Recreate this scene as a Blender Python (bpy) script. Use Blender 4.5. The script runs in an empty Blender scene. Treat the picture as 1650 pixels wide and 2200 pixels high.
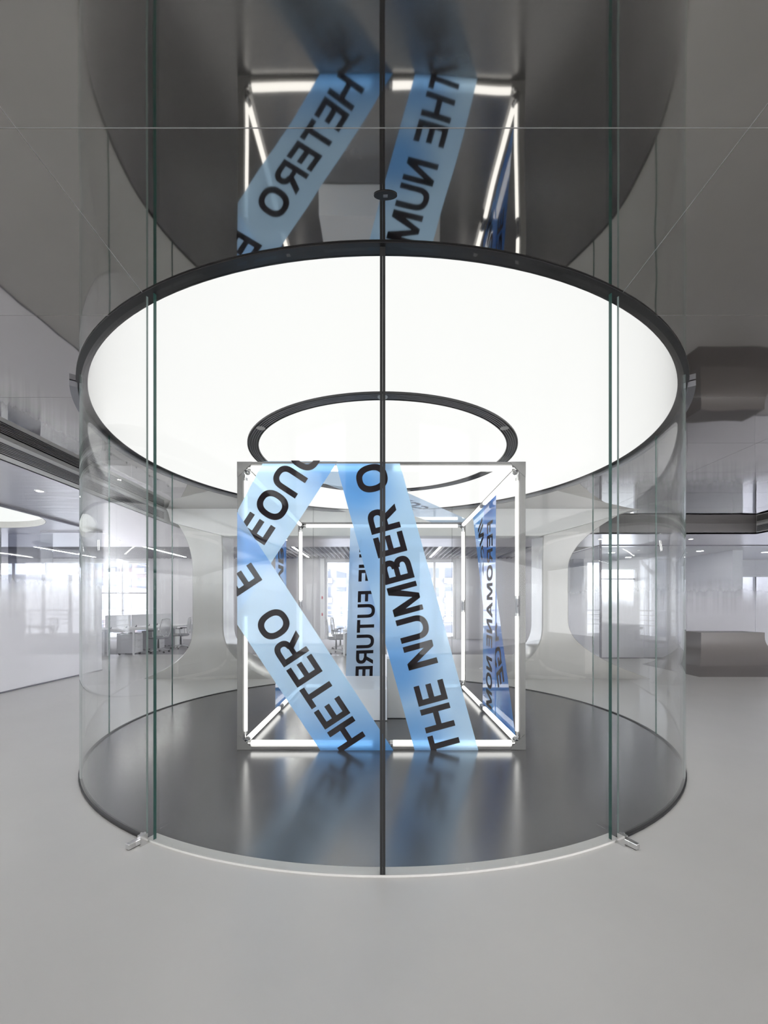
import bpy, bmesh, math, random
from mathutils import Vector, Matrix
random.seed(7)
scene = bpy.context.scene
col = scene.collection
PI = math.pi

# ------------------------------------------------------------------ camera, world, exposure
EYE = 1.40                 # camera height
FPX = 914.0                # focal length in photo pixels
CEIL = 3.265               # mirror ceiling
LOW = 3.03                 # lower ceilings
CY = 5.24                  # centre of the round glass room
RG = 3.037                 # glass radius
cam_d = bpy.data.cameras.new('camera')
cam_d.sensor_fit = 'VERTICAL'
cam_d.sensor_height = 36.0
cam_d.lens = FPX / 2200.0 * 36.0
cam_d.shift_x = 3.0 / 2200.0
cam_d.shift_y = 202.0 / 2200.0
cam_d.clip_start = 0.05
cam_d.clip_end = 400
cam = bpy.data.objects.new('camera', cam_d)
cam.location = (0, 0, EYE)
cam.rotation_euler = (PI / 2, 0, 0)
col.objects.link(cam)
scene.camera = cam

world = bpy.data.worlds.new('overcast_sky')
scene.world = world
world.use_nodes = True
wb = world.node_tree.nodes['Background']
wb.inputs['Color'].default_value = (0.97, 0.975, 1.0, 1)
wb.inputs['Strength'].default_value = 7.8

vs = scene.view_settings
vs.view_transform = 'Standard'
vs.look = 'None'
vs.exposure = 0.1
vs.gamma = 1.0
vs.use_curve_mapping = False
try:
    scene.cycles.use_denoising = True
    scene.cycles.transparent_max_bounces = 48
    scene.cycles.max_bounces = 12
    scene.cycles.diffuse_bounces = 6
    scene.cycles.glossy_bounces = 8
    scene.cycles.transmission_bounces = 10
    scene.cycles.sample_clamp_indirect = 6.0
except Exception:
    pass

# ------------------------------------------------------------------ materials
def newmat(name):
    m = bpy.data.materials.new(name)
    m.use_nodes = True
    nt = m.node_tree
    for n in list(nt.nodes):
        nt.nodes.remove(n)
    out = nt.nodes.new('ShaderNodeOutputMaterial')
    return m, nt, out

def N(nt, t, **kw):
    n = nt.nodes.new(t)
    for k, v in kw.items():
        if k in n.inputs:
            n.inputs[k].default_value = v
        else:
            setattr(n, k, v)
    return n

def pbr(name, c, rough=0.5, metal=0.0, spec=0.5, noise=0.0, nscale=3.0, bump=0.0, bscale=20.0, coat=0.0, stretch=(1, 1, 1), bdetail=1.0):
    m, nt, out = newmat(name)
    p = N(nt, 'ShaderNodeBsdfPrincipled')
    p.inputs['Base Color'].default_value = (*c, 1)
    p.inputs['Roughness'].default_value = rough
    p.inputs['Metallic'].default_value = metal
    p.inputs['Specular IOR Level'].default_value = spec
    p.inputs['Coat Weight'].default_value = coat
    nt.links.new(p.outputs[0], out.inputs[0])
    if noise or bump:
        tc = N(nt, 'ShaderNodeTexCoord')
        mp = N(nt, 'ShaderNodeMapping')
        mp.inputs['Scale'].default_value = stretch
        nt.links.new(tc.outputs['Object'], mp.inputs['Vector'])
    if noise:
        nz = N(nt, 'ShaderNodeTexNoise', Scale=nscale, Detail=6.0, Roughness=0.6)
        nt.links.new(mp.outputs[0], nz.inputs['Vector'])
        rp = N(nt, 'ShaderNodeValToRGB')
        lo = [max(0, x * (1 - noise)) for x in c]
        hi = [min(1, x * (1 + noise)) for x in c]
        rp.color_ramp.elements[0].position = 0.3
        rp.color_ramp.elements[1].position = 0.7
        rp.color_ramp.elements[0].color = (*lo, 1)
        rp.color_ramp.elements[1].color = (*hi, 1)
        nt.links.new(nz.outputs['Fac'], rp.inputs['Fac'])
        nt.links.new(rp.outputs[0], p.inputs['Base Color'])
    if bump:
        nb = N(nt, 'ShaderNodeTexNoise', Scale=bscale, Detail=bdetail)
        nt.links.new(mp.outputs[0], nb.inputs['Vector'])
        b = N(nt, 'ShaderNodeBump', Strength=1.0, Distance=bump)
        nt.links.new(nb.outputs['Fac'], b.inputs['Height'])
        nt.links.new(b.outputs[0], p.inputs['Normal'])
    return m

def emit(name, c, s):
    m, nt, out = newmat(name)
    e = N(nt, 'ShaderNodeEmission', Color=(*c, 1), Strength=s)
    nt.links.new(e.outputs[0], out.inputs[0])
    return m

def fresnel_fac(nt, ior=1.5):
    g = N(nt, 'ShaderNodeNewGeometry')
    mi = N(nt, 'ShaderNodeMapRange')
    mi.inputs['To Min'].default_value = ior
    mi.inputs['To Max'].default_value = 1.0 / ior
    nt.links.new(g.outputs['Backfacing'], mi.inputs['Value'])
    f = N(nt, 'ShaderNodeFresnel')
    nt.links.new(mi.outputs[0], f.inputs['IOR'])
    return f

def glass(name, tint=(0.985, 0.99, 0.986), ior=1.5, rough=0.0):
    m, nt, out = newmat(name)
    t = N(nt, 'ShaderNodeBsdfTransparent', Color=(*tint, 1))
    gl = N(nt, 'ShaderNodeBsdfGlossy', Color=(1, 1, 1, 1), Roughness=rough)
    mx = N(nt, 'ShaderNodeMixShader')
    f = fresnel_fac(nt, ior)
    nt.links.new(f.outputs[0], mx.inputs[0])
    nt.links.new(t.outputs[0], mx.inputs[1])
    nt.links.new(gl.outputs[0], mx.inputs[2])
    nt.links.new(mx.outputs[0], out.inputs[0])
    return m

def frosted(name, z0=1.15, z1=2.2):
    """glass with a printed frosting that fades out upwards"""
    m, nt, out = newmat(name)
    t = N(nt, 'ShaderNodeBsdfTransparent', Color=(0.95, 0.965, 0.97, 1))
    gl = N(nt, 'ShaderNodeBsdfGlossy', Color=(1, 1, 1, 1), Roughness=0.03)
    mx = N(nt, 'ShaderNodeMixShader')
    f = fresnel_fac(nt, 1.45)
    d = N(nt, 'ShaderNodeBsdfDiffuse', Color=(0.84, 0.84, 0.86, 1))
    tr = N(nt, 'ShaderNodeBsdfTranslucent', Color=(0.86, 0.86, 0.88, 1))
    dt = N(nt, 'ShaderNodeMixShader', Fac=0.5)
    nt.links.new(d.outputs[0], dt.inputs[1])
    nt.links.new(tr.outputs[0], dt.inputs[2])
    geo = N(nt, 'ShaderNodeNewGeometry')
    sx = N(nt, 'ShaderNodeSeparateXYZ')
    nt.links.new(geo.outputs['Position'], sx.inputs[0])
    # slight vertical fluting in the fade height
    ns = N(nt, 'ShaderNodeTexNoise', Scale=1.0, Detail=1.0)
    mp = N(nt, 'ShaderNodeMapping')
    mp.inputs['Scale'].default_value = (14, 14, 0.0)
    nt.links.new(geo.outputs['Position'], mp.inputs[0])
    nt.links.new(mp.outputs[0], ns.inputs['Vector'])
    ad = N(nt, 'ShaderNodeMath', operation='MULTIPLY_ADD')
    ad.inputs[1].default_value = 0.25
    nt.links.new(ns.outputs['Fac'], ad.inputs[0])
    nt.links.new(sx.outputs['Z'], ad.inputs[2])
    mr = N(nt, 'ShaderNodeMapRange', interpolation_type='SMOOTHSTEP')
    mr.inputs['From Min'].default_value = z0 + 0.12
    mr.inputs['From Max'].default_value = z1 + 0.12
    mr.inputs['To Min'].default_value = 0.975
    mr.inputs['To Max'].default_value = 0.0
    nt.links.new(ad.outputs[0], mr.inputs['Value'])
    m1 = N(nt, 'ShaderNodeMixShader')
    nt.links.new(mr.outputs[0], m1.inputs[0])
    nt.links.new(t.outputs[0], m1.inputs[1])
    nt.links.new(dt.outputs[0], m1.inputs[2])
    nt.links.new(f.outputs[0], mx.inputs[0])
    nt.links.new(m1.outputs[0], mx.inputs[1])
    nt.links.new(gl.outputs[0], mx.inputs[2])
    nt.links.new(mx.outputs[0], out.inputs[0])
    return m

def film(name, seed, zdeep=None, blobs=(), ior=1.4, light=(0.53, 0.77, 1.0), deep=(0.09, 0.35, 0.80), bias=0.0, clear=0.12, scale=0.9):
    """thin translucent film printed with soft blue clouds"""
    m, nt, out = newmat(name)
    geo = N(nt, 'ShaderNodeNewGeometry')
    mp = N(nt, 'ShaderNodeMapping')
    mp.inputs['Location'].default_value = (seed * 3.1, seed * 1.7, seed * 2.3)
    nt.links.new(geo.outputs['Position'], mp.inputs[0])
    nz = N(nt, 'ShaderNodeTexNoise', Scale=scale, Detail=1.0, Roughness=0.4)
    nt.links.new(mp.outputs[0], nz.inputs['Vector'])
    mr = N(nt, 'ShaderNodeMapRange', interpolation_type='SMOOTHSTEP')
    mr.inputs['From Min'].default_value = 0.42 - bias
    mr.inputs['From Max'].default_value = 0.68 - bias
    nt.links.new(nz.outputs['Fac'], mr.inputs['Value'])
    fac = mr.outputs[0]
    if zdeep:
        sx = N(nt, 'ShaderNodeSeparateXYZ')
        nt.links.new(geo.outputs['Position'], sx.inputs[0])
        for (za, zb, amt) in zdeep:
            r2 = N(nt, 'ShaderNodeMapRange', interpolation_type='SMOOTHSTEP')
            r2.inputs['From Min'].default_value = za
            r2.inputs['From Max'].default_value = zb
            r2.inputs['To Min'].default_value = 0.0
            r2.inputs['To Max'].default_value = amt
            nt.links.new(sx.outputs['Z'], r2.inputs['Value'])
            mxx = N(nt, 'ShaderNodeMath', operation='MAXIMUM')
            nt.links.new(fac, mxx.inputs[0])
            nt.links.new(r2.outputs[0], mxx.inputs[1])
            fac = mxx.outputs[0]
    for (c_, r_, amt) in blobs:
        vd = N(nt, 'ShaderNodeVectorMath', operation='DISTANCE')
        nt.links.new(geo.outputs['Position'], vd.inputs[0])
        vd.inputs[1].default_value = c_
        r3 = N(nt, 'ShaderNodeMapRange', interpolation_type='SMOOTHSTEP')
        r3.inputs['From Min'].default_value = r_
        r3.inputs['From Max'].default_value = r_ * 0.15
        r3.inputs['To Min'].default_value = 0.0
        r3.inputs['To Max'].default_value = amt
        nt.links.new(vd.outputs['Value'], r3.inputs['Value'])
        mx3 = N(nt, 'ShaderNodeMath', operation='MAXIMUM')
        nt.links.new(fac, mx3.inputs[0])
        nt.links.new(r3.outputs[0], mx3.inputs[1])
        fac = mx3.outputs[0]
    mc = N(nt, 'ShaderNodeMix', data_type='RGBA')
    mc.inputs[6].default_value = (*light, 1)
    mc.inputs[7].default_value = (*deep, 1)
    nt.links.new(fac, mc.inputs[0])
    d = N(nt, 'ShaderNodeBsdfDiffuse')
    tr = N(nt, 'ShaderNodeBsdfTranslucent')
    tp = N(nt, 'ShaderNodeBsdfTransparent')
    gl = N(nt, 'ShaderNodeBsdfGlossy', Color=(1, 1, 1, 1), Roughness=0.04)
    for s in (d, tr, tp):
        nt.links.new(mc.outputs[2], s.inputs['Color'])
    a = N(nt, "ShaderNodeMixShader", Fac=0.45)
    nt.links.new(d.outputs[0], a.inputs[1])
    nt.links.new(tr.outputs[0], a.inputs[2])
    b = N(nt, 'ShaderNodeMixShader', Fac=clear)
    nt.links.new(a.outputs[0], b.inputs[1])
    nt.links.new(tp.outputs[0], b.inputs[2])
    c = N(nt, 'ShaderNodeMixShader')
    f = fresnel_fac(nt, ior)
    nt.links.new(f.outputs[0], c.inputs[0])
    nt.links.new(b.outputs[0], c.inputs[1])
    nt.links.new(gl.outputs[0], c.inputs[2])
    nt.links.new(c.outputs[0], out.inputs[0])
    return m

M = {}
M['floor'] = pbr('pale_epoxy', (0.69, 0.68, 0.655), 0.28, spec=0.45, noise=0.025, nscale=1.3)
M['dark_floor'] = pbr('dark_polished_concrete', (0.074, 0.074, 0.078), 0.215, spec=0.5, noise=0.16, nscale=1.4)
M['dark_floor'].node_tree.nodes['Principled BSDF'].inputs['IOR'].default_value = 2.6
M['mirror'] = pbr('dark_mirror_steel', (0.425, 0.41, 0.395), 0.03, metal=1.0, bump=0.0016, bscale=1.7)
M['ripple'] = pbr('rippled_steel', (0.84, 0.82, 0.83), 0.32, metal=1.0, bump=0.004, bscale=1.6, stretch=(1.0, 5.0, 1), bdetail=0.0)
M['backing'] = pbr('joint_backing', (0.5, 0.5, 0.5), 0.8)
M['black'] = pbr('black_metal', (0.010, 0.010, 0.011), 0.35)
M['rubber'] = pbr('black_rubber', (0.012, 0.012, 0.012), 0.45)
M['grey_metal'] = pbr('grey_metal', (0.20, 0.20, 0.215), 0.35, metal=0.6)
M['alu'] = pbr('satin_aluminium', (0.55, 0.545, 0.53), 0.33, metal=0.85)
M['frame'] = pbr('grey_frame_steel', (0.14, 0.138, 0.133), 0.42, metal=0.3)
M['track'] = pbr('pale_track', (0.66, 0.65, 0.62), 0.35)
M['chrome'] = pbr('chrome', (0.72, 0.72, 0.72), 0.12, metal=1.0)
M['white'] = pbr('white_paint', (0.80, 0.80, 0.80), 0.45)
M['white_gloss'] = pbr('white_lacquer', (0.80, 0.80, 0.80), 0.25)
M['ivory'] = pbr('ivory_lacquer', (0.44, 0.43, 0.405), 0.24, noise=0.02, nscale=1.0)
M['fascia'] = pbr('pale_fascia_paint', (0.72, 0.715, 0.70), 0.32)
M['wall'] = pbr('wall_paint', (0.72, 0.71, 0.73), 0.6)
M['wall_grey'] = pbr('grey_wall_panel', (0.50, 0.49, 0.51), 0.5)
M['bench'] = pbr('shade_dark_counter', (0.22, 0.203, 0.195), 0.35)  # floor material darkened: the shade on the counter front is in the colour
M['dark_fascia'] = pbr('dark_fascia', (0.16, 0.15, 0.15), 0.5)
M['fin'] = pbr('grille_fin', (0.42, 0.41, 0.42), 0.4)
M['slot'] = pbr('grille_dark', (0.02, 0.02, 0.02), 0.7)
M['baffle'] = pbr('baffle_grey', (0.42, 0.41, 0.44), 0.5)
M['carpet'] = pbr('grey_carpet', (0.36, 0.35, 0.37), 0.95, noise=0.1, nscale=60)
M['frame_white'] = pbr('window_frame', (0.78, 0.78, 0.79), 0.4)
M['frame_dark'] = pbr('window_mullion', (0.22, 0.22, 0.25), 0.4)
M['desk'] = pbr('desk_white', (0.80, 0.80, 0.82), 0.4)
M['desk_grey'] = pbr('desk_grey', (0.50, 0.50, 0.53), 0.5)
M['mesh'] = pbr('chair_mesh', (0.62, 0.62, 0.64), 0.7)
M['seat'] = pbr('chair_seat', (0.30, 0.30, 0.32), 0.8)
M['castor'] = pbr('castor', (0.03, 0.03, 0.035), 0.5)
M['letter'] = pbr('printed_ink', (0.014, 0.011, 0.014), 0.6, spec=0.05)
def net(name, c, a):
    m, nt, out = newmat(name)
    d = N(nt, 'ShaderNodeBsdfDiffuse', Color=(*c, 1))
    t = N(nt, 'ShaderNodeBsdfTransparent')
    x = N(nt, 'ShaderNodeMixShader', Fac=a)
    nt.links.new(t.outputs[0], x.inputs[1]); nt.links.new(d.outputs[0], x.inputs[2]); nt.links.new(x.outputs[0], out.inputs[0])
    return m
M['net'] = net('open_mesh_fabric', (0.62, 0.62, 0.64), 0.35)
M['glass'] = glass('clear_glass', ior=1.2)
M['glass_edge_pale'] = pbr('pale_glass_edge', (0.20, 0.25, 0.235), 0.3)
M['glass_edge'] = pbr('green_glass_edge', (0.02, 0.075, 0.062), 0.25)
M['glass_win'] = glass('window_glass', (0.80, 0.81, 0.84))
M['tinted'] = glass('tinted_glass', (0.50, 0.51, 0.55))
M['frost'] = frosted('gradient_frosted_glass')
M['tube'] = emit('tube_light', (1.0, 0.985, 0.95), 2.4)
M['disc'] = emit('luminous_ceiling', (1.0, 0.998, 0.985), 0.95)
M['disc_small'] = emit('luminous_disc', (1.0, 1.0, 0.97), 1.05)
M['lamp'] = emit('downlight', (1.0, 0.97, 0.93), 25.0)
M['lamp_added'] = emit('added_broad_downlight', (1.0, 0.98, 0.97), 45.0)  # added lamps that brighten the right frosted rooms
M['strip'] = emit('strip_light', (1.0, 0.99, 0.97), 45.0)
M['curtain'] = pbr('fluted_grey', (0.36, 0.37, 0.37), 0.6)
M['slate'] = pbr('slate_panel', (0.17, 0.18, 0.22), 0.5)
M['facade'] = pbr('pink_facade', (0.21, 0.175, 0.18), 0.8)
M['facade2'] = pbr('pale_facade', (0.22, 0.225, 0.245), 0.8)
M['fwin'] = pbr('facade_window', (0.11, 0.125, 0.16), 0.3)
M['terrace'] = pbr('terrace_paving', (0.25, 0.25, 0.25), 0.8)
M['red'] = pbr('red_sticker', (0.55, 0.05, 0.08), 0.5)
M['screen'] = pbr('desk_screen', (0.86, 0.86, 0.88), 0.45)

# ------------------------------------------------------------------ mesh helpers
class MB:
    def __init__(s):
        s.v, s.f, s.mi = [], [], []
    def add(s, vs_, fs, mi=0):
        o = len(s.v)
        s.v += [tuple(map(float, p)) for p in vs_]
        for f in fs:
            s.f.append(tuple(i + o for i in f))
            s.mi.append(mi)
        return s
    def box(s, x0, x1, y0, y1, z0, z1, mi=0):
        v = [(x0, y0, z0), (x1, y0, z0), (x1, y1, z0), (x0, y1, z0), (x0, y0, z1), (x1, y0, z1), (x1, y1, z1), (x0, y1, z1)]
        return s.add(v, [(0, 3, 2, 1), (4, 5, 6, 7), (0, 1, 5, 4), (1, 2, 6, 5), (2, 3, 7, 6), (3, 0, 4, 7)], mi)
    def tube(s, pts, rad, n=10, mi=0):
        pts = [Vector(p) for p in pts]
        if not isinstance(rad, (list, tuple)):
            rad = [rad] * len(pts)
        rings = []
        prev = None
        for i, p in enumerate(pts):
            d = (pts[min(i + 1, len(pts) - 1)] - pts[max(i - 1, 0)]).normalized()
            if prev is None:
                a = d.orthogonal().normalized()
            else:
                a = (prev - d * prev.dot(d)).normalized()
            prev = a
            b = d.cross(a)
            rings.append([p + (a * math.cos(2 * PI * k / n) + b * math.sin(2 * PI * k / n)) * rad[i] for k in range(n)])
        v = [q for r in rings for q in r]
        f = []
        for i in range(len(rings) - 1):
            for k in range(n):
                f.append((i * n + k, i * n + (k + 1) % n, (i + 1) * n + (k + 1) % n, (i + 1) * n + k))
        f.append(tuple(reversed(range(n))))
        f.append(tuple(range((len(rings) - 1) * n, len(rings) * n)))
        return s.add(v, f, mi)
    def ring(s, cx, cy, r0, r1, z0, z1, a0=0.0, a1=2 * PI, n=96, mi=0, edge_mi=None, cap_mi=None):
        """annular solid; angle 0 faces the camera (-Y), positive to +X"""
        full = abs(a1 - a0 - 2 * PI) < 1e-6
        m = n if full else n + 1
        v = []
        for k in range(m):
            a = a0 + (a1 - a0) * k / n
            sx, sy = math.sin(a), -math.cos(a)
            for (r, z) in ((r0, z0), (r1, z0), (r1, z1), (r0, z1)):
                v.append((cx + r * sx, cy + r * sy, z))
        fs, es = [], []
        for k in range(n):
            i, j = k * 4, ((k + 1) % m) * 4
            es.append((i, i + 1, j + 1, j)[::-1])        # bottom
            fs.append((i + 1, i + 2, j + 2, j + 1)[::-1])  # outer
            es.append((i + 2, i + 3, j + 3, j + 2)[::-1])
            fs.append((i + 3, i, j, j + 3)[::-1])
        caps = []
        if not full:
            caps.append((0, 1, 2, 3))
            e = n * 4
            caps.append((e + 3, e + 2, e + 1, e))
        s.add(v, fs, mi)
        o = len(s.v) - len(v)
        for f in es:
            s.f.append(tuple(i + o for i in f)); s.mi.append(mi if edge_mi is None else edge_mi)
        for f in caps:
            s.f.append(tuple(i + o for i in f)); s.mi.append((edge_mi if edge_mi is not None else mi) if cap_mi is None else cap_mi)
        return s
    def disc(s, cx, cy, r, z, n=96, down=True, mi=0):
        v = [(cx + r * math.sin(2 * PI * k / n), cy - r * math.cos(2 * PI * k / n), z) for k in range(n)]
        idx = tuple(range(n))
        return s.add(v, [tuple(reversed(idx)) if down else idx], mi)
    def cyl(s, cx, cy, r, z0, z1, n=24, mi=0):
        return s.tube([(cx, cy, z0), (cx, cy, z1)], r, n, mi)
    def build(s, name, mats, parent=None, smooth=False, local=False):
        if not isinstance(mats, (list, tuple)):
            mats = [mats]
        me = bpy.data.meshes.new(name)
        off = Vector((0, 0, 0))
        if parent is not None and not local:
            q = parent
            while q is not None:
                off += q.location
                q = q.parent
        me.from_pydata([tuple(Vector(p) - off) for p in s.v], [], s.f)
        for m_ in mats:
            me.materials.append(M[m_] if isinstance(m_, str) else m_)
        if len(mats) > 1:
            me.polygons.foreach_set('material_index', s.mi)
        me.update()
        bm = bmesh.new(); bm.from_mesh(me)
        bmesh.ops.recalc_face_normals(bm, faces=bm.faces)
        bm.to_mesh(me); bm.free()
        if smooth:
            me.polygons.foreach_set('use_smooth', [True] * len(me.polygons))
            try:
                me.set_sharp_from_angle(angle=math.radians(35))
            except Exception:
                pass
        o = bpy.data.objects.new(name, me)
        col.objects.link(o)
        if parent is not None:
            o.parent = parent
        return o

def tag(o, label=None, cat=None, group=None, kind=None):
    if label: o['label'] = label
    if cat: o['category'] = cat
    if group: o['group'] = group
    if kind: o['kind'] = kind
    return o

def thing(name, label, cat, loc=(0, 0, 0), group=None, rz=0.0):
    e = bpy.data.objects.new(name, None)
    e.empty_display_size = 0.1
    e.location = loc
    e.rotation_euler = (0, 0, rz)
    col.objects.link(e)
    return tag(e, label, cat, group)

def struct(name, label, mb, mats, parent=None, smooth=False):
    o = mb.build(name, mats, parent, smooth)
    if parent is None:
        tag(o, label, None, None, 'structure')
    return o

def sroot(name, label, loc=(0, 0, 0)):
    e = bpy.data.objects.new(name, None)
    e.location = loc
    col.objects.link(e)
    return tag(e, label, None, None, 'structure')

def copy_tree(o, parent=None, label=None):
    c = o.copy()
    col.objects.link(c)
    c.parent = parent
    if label: c['label'] = label
    for ch in list(o.children):
        copy_tree(ch, c)
    return c

def px(x, y, Y):
    """photo pixel at depth Y -> world"""
    return Vector(((x - 822.0) / FPX * Y, Y, EYE + (1302.0 - y) / FPX * Y))

# ================================================================== SETTING
XL, XR = -4.23, 8.45          # mirror ceiling limits
YB = 9.62                     # its rear edge
YO = 18.0                     # rear outer wall
LEND = 11.7                   # rear end of the lower ceiling

struct('floor', 'pale grey polished floor', MB().box(-20, 15, -7, 12.3, -0.2, 0), 'floor')
struct('floor_dark_disc', 'round dark grey polished floor inside the glass room', MB().cyl(0, CY, RG - 0.012, -0.05, 0.004, 160), 'dark_floor')
struct('floor_office', 'grey carpet of the office behind the pillars', MB().box(-20, 15, 12.3, YO + 0.2, -0.2, 0.002), 'carpet')

# mirror ceiling: single polished panels with open joints
ceil = sroot('ceiling', 'dark polished mirror ceiling of large panels', (0, CY, CEIL))
MB().box(XL, XR, -7, YB, CEIL + 0.0015, CEIL + 0.05).build('ceiling_backing', 'backing', ceil)
xs = [XL, -1.43, 1.43, 4.29, 7.15, XR]
ys = [1.66 + 1.07 * k for k in range(-8, 8)]
ys = [y for y in ys if -7 < y < YB - 0.2]
ys = [-7] + ys + [YB]
g = 0.0022
for i in range(len(xs) - 1):
    for j in range(len(ys) - 1):
        MB().box(xs[i] + g, xs[i + 1] - g, ys[j] + g, ys[j + 1] - g, CEIL, CEIL + 0.01).build('ceiling_panel', 'mirror', ceil)

struct('sky_block_slab', 'unseen slab added above the ceilings to keep sky light out', MB().box(-20, 15, -7, YO + 0.2, 3.62, 3.8), 'wall_grey')  # unseen, added so that no sky light leaks in through gaps

# lower ceilings
def holed_plane(x0, x1, y0, y1, z, cx, cy, r, n=64):
    bm = bmesh.new()
    o = [bm.verts.new(p) for p in ((x0, y0, z), (x1, y0, z), (x1, y1, z), (x0, y1, z))]
    c = [bm.verts.new((cx + r * math.cos(2 * PI * k / n), cy + r * math.sin(2 * PI * k / n), z)) for k in range(n)]
    es = [bm.edges.new((o[k], o[(k + 1) % 4])) for k in range(4)] + [bm.edges.new((c[k], c[(k + 1) % n])) for k in range(n)]
    bmesh.ops.triangle_fill(bm, use_beauty=True, edges=es)
    mb = MB()
    bm.verts.index_update()
    mb.add([v.co for v in bm.verts], [[v.index for v in f.verts] for f in bm.faces])
    bm.free()
    return mb
DX, DY, DR = -7.78, 7.25, 1.6
struct('ceiling_lower_left', 'rippled steel lower ceiling along the frosted glass room', holed_plane(-20, XL, -7, LEND, LOW, DX, DY, DR), 'ripple')
struct('ceiling_lower_rear', 'rippled steel lower ceiling behind the pillars', MB().box(XL, 15, YB, LEND, LOW, LOW + 0.03), 'ripple')
struct('ceiling_lower_right', 'rippled steel lower ceiling beyond the right bulkhead', MB().box(XR, 15, -7, YB, LOW, LOW + 0.03), 'ripple')
struct('ceiling_right_room', 'pale ceiling of the frosted room on the right', MB().box(5.84, 15, LEND, 15.0, LOW, LOW + 0.03), 'white')
struct('trim_1', 'pale end face of the lower ceiling', MB().box(-20, 5.84, LEND, LEND + 0.03, LOW, 3.62), 'white')

# bulkheads
struct('trim_2', 'pale bulkhead beside the frosted glass room', MB().box(XL - 0.03, XL, -7, 8.25, LOW, CEIL), 'fascia')
struct('trim_3', 'dark bulkhead behind the mirror ceiling', MB().box(4.9, XR, YB, YB + 0.03, LOW, CEIL), 'dark_fascia')
struct('trim_4', 'pale bulkhead beside the right lower ceiling', MB().box(XR, XR + 0.03, -7, YB, LOW, CEIL), 'fascia')
struct('trim_5', 'pale rear bulkhead above the central opening', MB().box(XL, 4.9, YB, YB + 0.03, LOW, CEIL), 'fascia')
struct('trim_6', 'pale bulkhead end beside the pillar', MB().box(XL - 0.03, XL, 8.25, YB, LOW, CEIL), 'fascia')

def grille(x, sgn, y0, y1, label):
    t = thing('air_grille', label, 'grille', (x, y0, LOW + 0.05))
    z0, z1 = LOW + 0.055, LOW + 0.185
    MB().box(x, x + sgn * 0.012, y0, y1, z0, z1).build('grille_backing', 'slot', t)
    n = 7
    for k in range(n):
        z = z0 + (z1 - z0) * (k + 0.5) / n
        MB().box(x + sgn * 0.002, x + sgn * 0.028, y0, y1, z - 0.0035, z + 0.0035).build('fin', 'fin', t)
grille(XL, 1, -6.5, 8.2, 'long dark slotted air grille in the bulkhead beside the frosted glass room')
grille(XR, -1, -6.5, YB - 0.03, 'slotted air grille in the bulkhead above the flared counter')

# ---- curved fascia over the central portal
mb = MB()
def zb(x):
    a = abs(x)
    if a < 3.1: return 2.79
    t = min(1, (a - 3.1) / 1.75)
    return 2.79 + (CEIL - 2.79) * (t ** 1.15)
n = 90
v = []
for k in range(n + 1):
    x = -4.15 + (4.95 + 4.15) * k / n
    b = min(zb(x), CEIL - 0.004)
    for q in range(7):
        z = b + (CEIL - b) * q / 6
        s_ = (CEIL - z) / 0.48
        y = 8.16 + 0.26 * s_ ** 0.6
        v.append((x, y, z))
f = []
for k in range(n):
    for q in range(6):
        i = k * 7 + q
        f.append((i, i + 7, i + 8, i + 1))
mb.add(v, f)
# underside lip
o = len(mb.v)
for k in range(n + 1):
    p = v[k * 7]
    mb.v.append((p[0], p[1] + 0.35, p[2] + 0.0))
for k in range(n):
    mb.f.append((k * 7, o + k, o + k + 1, (k + 1) * 7)); mb.mi.append(0)
struct('trim_7', 'pale curved fascia arching over the two flared pillars', mb, 'fascia', smooth=True)

# ---- flared pillars
def pillar(sgn, label):
    rows = []
    nz = 40
    mb = MB()
    for k in range(nz + 1):
        z = CEIL * k / nz
        zl_ = max(0, (1.12 - z) / 1.12)
        lo = zl_ ** 2.6
        hi = max(0, (z - 2.15) / 1.115) ** 2
        xi = 3.22 - 1.05 * zl_ ** 3.0
        if sgn < 0:
            xo = 3.84 + 0.75 * zl_ ** 3.6 + 0.40 * hi
        else:
            xo = 3.75 + 1.40 * zl_ ** 2.2 + 1.05 * hi
        yf = 8.58 - 0.42 * lo - 0.14 * hi
        yb = 9.22 + 0.35 * lo
        rc = 0.018
        rows.append([(sgn * (xi + rc), yf, z), (sgn * (xo - rc), yf, z), (sgn * xo, yf + rc, z), (sgn * xo, yb - rc, z), (sgn * (xo - rc), yb, z), (sgn * (xi + rc), yb, z), (sgn * xi, yb - rc, z), (sgn * xi, yf + rc, z)])
    m = 8
    mb.v = [p for r in rows for p in r]
    for k in range(nz):
        for q in range(m):
            mb.f.append((k * m + q, k * m + (q + 1) % m, (k + 1) * m + (q + 1) % m, (k + 1) * m + q)); mb.mi.append(0)
    mb.f.append(tuple(range(m))); mb.mi.append(0)
    o = mb.build('flared_pillar', 'ivory', None, True)
    return tag(o, label, 'pillar', 'flared pillars behind the glass room')
pillar(-1, 'ivory flared pillar beside the slotted bulkhead and the office desks')
pillar(1, 'ivory flared pillar beside the frosted room with the window')

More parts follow.
